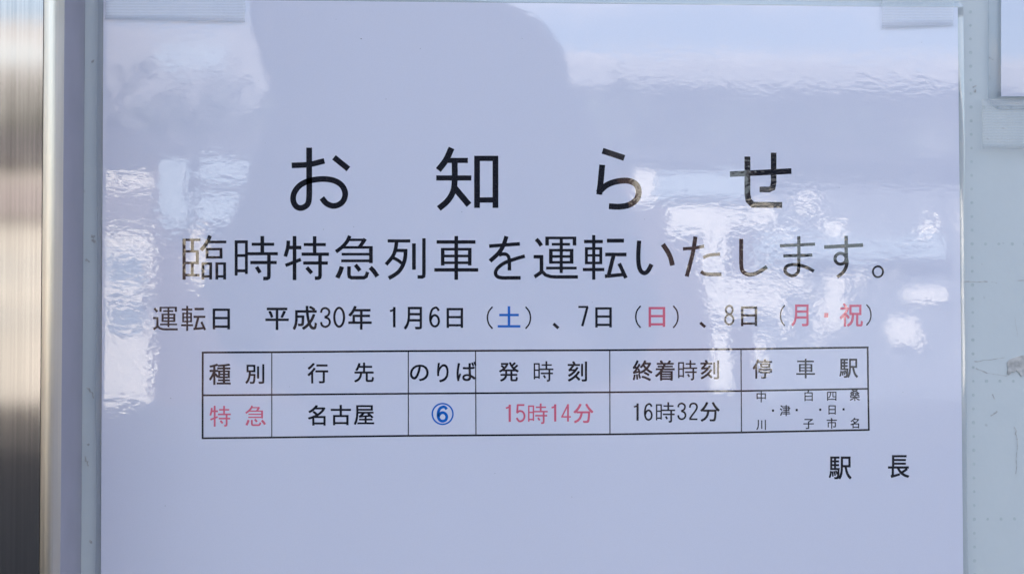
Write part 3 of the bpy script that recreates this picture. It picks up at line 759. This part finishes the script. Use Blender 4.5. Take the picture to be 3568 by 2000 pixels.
boxes('roof', [(X(1900), X(3900), D0 - 5, D0 + 0.3, Z(558), Z(520))], M_dark, rb)

far = thing('apartment_building', 'long white apartment building at the far right across the road', 'building', (20, D0 - 3, GZ))
boxes('wall', [(X(4000), X(10500), D0 - 9, D0 - 3, GZ, Z(560))], M_white, far)
for i in range(9):
    for z_ in (0.1, 1.6):
        boxes('window', [(X(4200) + i * 3.2, X(4200) + i * 3.2 + 1.1, D0 - 2.99, D0 - 2.95, z_ - .5, z_ + .4)], M_glass, far)
via = thing('railway_viaduct', 'pale concrete railway viaduct rising above the trees behind the shops', 'viaduct', (0, -34.5, GZ))
M_conc = simple('pale_concrete', (0.28, 0.285, 0.30), 0.8, var=0.12, scale=0.6)
V = 0.0069
boxes('deck', [((1150 - 1434) * V, 60, -38, -34, (1122 - 285) * V, (1122 - 215) * V)], M_conc, via)
boxes('parapet', [((1150 - 1434) * V, 60, -34.3, -34.05, (1122 - 214) * V, (1122 - 172) * V)], simple('weathered_parapet', (0.42, 0.42, 0.43), 0.8, var=0.15, scale=0.8), via)
boxes('added_backdrop', [((1150 - 1434) * V, 60, -37, -36.9, GZ, (1122 - 287) * V)], M_brown, via)  # dark backdrop added below the deck to block the bright sky gap
for i in range(7):
    boxes('pier', [(4 + i * 8.5, 5.4 + i * 8.5, -36.8, -35.2, GZ, (1122 - 286) * V)], M_conc, via)
sb = thing('station_building', 'pale concrete block standing against the left end of the viaduct', 'building', (-12, -34, GZ))
boxes('wall', [(-30, (1148 - 1434) * V, -40, -33.9, GZ, (1122 - 95) * V)], M_conc, sb)
for i in range(6):
    boxes('window', [(-26 + i * 4.0, -24.4 + i * 4.0, -33.89, -33.85, (1122 - 250) * V, (1122 - 170) * V)], M_pale, sb)
# trees behind the shops
def tree(x, y, h, r, seed, label):
    rr = random.Random(seed)
    t = thing('evergreen_tree', label, 'tree', (x, y, GZ), group='evergreen trees behind the shops')
    bm = bmesh.new()
    for z0, z1, r0, r1 in ((0, h * 0.4, 0.22, 0.15), (h * 0.4, h * 0.8, 0.15, 0.06)):
        bmesh.ops.create_cone(bm, cap_ends=True, segments=8, radius1=r0, radius2=r1, depth=z1 - z0, matrix=Matrix.Translation((x, y, GZ + (z0 + z1) / 2)))
    from_bm('trunk', bm, M_bark, t)
    vs, fs = [], []
    cl = [(Vector((rr.uniform(-1, 1), rr.uniform(-1, 1), rr.uniform(-.8, 1))).normalized() * rr.uniform(0.2, 0.9), rr.uniform(0.28, 0.5)) for _ in range(16)]
    for k in range(1500):
        c, cr = rr.choice(cl)
        d = Vector((rr.gauss(0, 1), rr.gauss(0, 1), rr.gauss(0, 1))).normalized() * cr * rr.uniform(0.6, 1.05)
        p = c + d
        p = Vector((x + p.x * r, y + p.y * r, GZ + h * 0.62 + p.z * h * 0.33))
        a = Vector((rr.gauss(0, 1), rr.gauss(0, 1), rr.gauss(0, 1))).normalized(); b = a.orthogonal().normalized(); s_ = rr.uniform(0.10, 0.22)
        o_ = len(vs); vs += [p - a * s_, p + b * s_ * .5, p + a * s_, p - b * s_ * .5]; fs.append((o_, o_ + 1, o_ + 2, o_ + 3))
    mesh('crown', vs, fs, M_leaf, t)
rt = random.Random(11)
names = ['leftmost evergreen tree behind the white shop', 'second evergreen tree from the left behind the white shop', 'evergreen tree over the white shop roof end', 'broad evergreen tree between the white shop and the low building',
         'evergreen tree over the low building', 'evergreen tree left of the photographer line', 'tall evergreen tree in the middle of the row', 'evergreen tree right of the middle', 'evergreen tree over the brown shop',
         'evergreen tree where brown wall meets grey wing', 'evergreen tree over the grey wing', 'second evergreen tree from the right', 'rightmost evergreen tree in the row']
for i, nm in enumerate(names):
    tree(-15 + i * 2.7 + rt.uniform(-.3, .3), -29.5 + rt.uniform(-.8, .8), 6.5 + rt.uniform(-0.45, 0.45), rt.uniform(2.1, 2.6), i, nm)

# ------------------------------------------------------------------ photographer holding the camera
M_coat = simple('black_coat', (0.018, 0.018, 0.022), 0.85, var=0.2, scale=30)
M_skin = simple('skin', (0.42, 0.26, 0.19), 0.55, var=0.05, scale=30)
M_hair = simple('black_hair', (0.012, 0.011, 0.011), 0.5, var=0.2, scale=60)
M_trous = simple('dark_trousers', (0.03, 0.032, 0.045), 0.85, var=0.15, scale=30)
px_, py_ = 0.03, -1.2
person = thing('person', 'person in hooded black coat and dark trousers holding a camera toward the board', 'person', (px_, py_, GZ))
sk = {}   # joints: name -> (pos, radius)
def J(n_, x, y, z, r): sk[n_] = (Vector((px_ + x, py_ + y, z)), r)
J('pelvis', 0, 0, -0.30, .160); J('waist', 0, 0, -0.10, .155); J('chest', 0, 0.0, 0.10, .170); J('upper', -.02, 0, 0.23, .12)
J('neck', -.07, 0.01, 0.32, .062); J('head0', -.09, 0.02, 0.39, .080); J('head1', -.09, 0.02, 0.48, .096); J('head2', -.09, 0.01, 0.55, .072)
for s_, n_ in ((-1, 'l'), (1, 'r')):
    J('sh' + n_, s_ * .132 - .01, 0, 0.245, .068); J('el' + n_, s_ * .185, 0.24, 0.0, .052); J('wr' + n_, s_ * .085 - .02, 0.57, -0.035, .032); J('pa' + n_, s_ * .068 - .03, 0.625, -0.012, .030)
    J('hip' + n_, s_ * .095, 0, -0.38, .105); J('kn' + n_, s_ * .105, 0.02, -0.80, .062); J('an' + n_, s_ * .11, -0.01, GZ + .09, .045); J('to' + n_, s_ * .12, 0.15, GZ + .04, .038)
order = list(sk); ix = {k: i for i, k in enumerate(order)}
ed = [('pelvis', 'waist'), ('waist', 'chest'), ('chest', 'upper'), ('upper', 'neck'), ('neck', 'head0'), ('head0', 'head1'), ('head1', 'head2')]
for n_ in 'lr':
    ed += [('upper', 'sh' + n_), ('sh' + n_, 'el' + n_), ('el' + n_, 'wr' + n_), ('wr' + n_, 'pa' + n_), ('pelvis', 'hip' + n_), ('hip' + n_, 'kn' + n_), ('kn' + n_, 'an' + n_), ('an' + n_, 'to' + n_)]
def skinned(name, pts, edges, root, parent, mats, sub=2):
    me = bpy.data.meshes.new(name); me.from_pydata([p for p, r in pts], edges, [])
    o = bpy.data.objects.new(name, me); C.objects.link(o)
    sm = o.modifiers.new('skin', 'SKIN'); sm.use_smooth_shade = True
    for i, (p, r) in enumerate(pts):
        me.skin_vertices[0].data[i].radius = (r, r); me.skin_vertices[0].data[i].use_root = (i == root)
    o.modifiers.new('sub', 'SUBSURF').levels = sub; o.modifiers['sub'].render_levels = sub
    bpy.context.view_layer.update()
    m2 = bpy.data.meshes.new_from_object(o.evaluated_get(bpy.context.evaluated_depsgraph_get()))
    bpy.data.objects.remove(o); bpy.data.meshes.remove(me)
    m2.name = name; m2.materials.clear()
    for m_ in mats: m2.materials.append(m_)
    ob = bpy.data.objects.new(name, m2); C.objects.link(ob); ob.parent = parent; place(ob)
    for p in m2.polygons: p.use_smooth = True
    return ob
body = skinned('body', [sk[k] for k in order], [(ix[a], ix[b]) for a, b in ed], 0, person, (M_coat, M_trous, M_skin))
for p in body.data.polygons:
    c = p.center
    if c.z < -0.42: p.material_index = 1
    elif c.z > 0.31 or c.y > py_ + 0.53: p.material_index = 2
for s_ in (-1, 1):
    base = sk['pa' + 'lr'[s_ > 0]][0]
    for k in range(4):
        z = 0.020 - k * 0.014; L_ = (0.040, 0.044, 0.041, 0.034)[k]
        b0 = base + Vector((0, 0.008, z)); pts = [(b0, .0085), (b0 + Vector((-s_ * .004, L_ * .55, 0)), .008), (b0 + Vector((-s_ * .022, L_ * .8, -.002)), .007), (b0 + Vector((-s_ * .034, L_ * .75, -.003)), .006)]
        skinned('finger', pts, [(0, 1), (1, 2), (2, 3)], 0, person, (M_skin,), 1)
    b0 = base + Vector((-s_ * .006, -0.005, -0.004)); skinned('thumb', [(b0, .010), (b0 + Vector((-s_ * .020, -.004, .004)), .0095), (b0 + Vector((-s_ * .036, .006, .010)), .008)], [(0, 1), (1, 2)], 0, person, (M_skin,), 1)
bm = bmesh.new(); bmesh.ops.create_uvsphere(bm, u_segments=24, v_segments=14, radius=1.0, matrix=Matrix.Translation((px_ - .09, py_ - 0.005, 0.515)) @ Matrix.Diagonal((0.100, 0.115, 0.092, 1)))
bmesh.ops.delete(bm, geom=[v for v in bm.verts if v.co.y > py_ + 0.055 and v.co.z < 0.54], context='VERTS')
from_bm('hair', bm, M_hair, person, smooth=True)
bm = bmesh.new(); bmesh.ops.create_uvsphere(bm, u_segments=28, v_segments=16, radius=1.0, matrix=Matrix.Translation((px_ - .080, py_ - 0.04, 0.46)) @ Matrix.Diagonal((0.150, 0.13, 0.30, 1)))
bmesh.ops.delete(bm, geom=[v for v in bm.verts if v.co.y > py_ + 0.045 and v.co.z > 0.36], context='VERTS')
hd = from_bm('hood', bm, M_coat, person, smooth=True); hd.modifiers.new('thickness', 'SOLIDIFY').thickness = 0.008
bm = bmesh.new(); bmesh.ops.create_uvsphere(bm, u_segments=28, v_segments=16, radius=1.0, matrix=Matrix.Translation((0.055, py_ - 0.01, 0.285)) @ Matrix.Diagonal((0.135, 0.11, 0.105, 1)))
from_bm('collar', bm, M_coat, person, smooth=True)
cm = thing('handheld_camera', 'black compact camera held in both hands at chest height', 'camera', (0, -0.54, 0))
boxes('camera_body', [(-0.055, 0.055, -0.565, -0.535, -0.034, 0.034)], simple('black_camera_shell', (0.02, 0.02, 0.02), 0.45, var=0.1, scale=90), cm, bevel=0.004)
bm = bmesh.new(); bmesh.ops.create_cone(bm, cap_ends=True, segments=40, radius1=0.027, radius2=0.025, depth=0.03, matrix=Matrix.Translation((0, -0.5195, 0)) @ Matrix.Rotation(R(90), 4, 'X'))
from_bm('lens_barrel', bm, simple('black_lens', (0.015, 0.015, 0.016), 0.35, var=0.1, scale=90), cm)
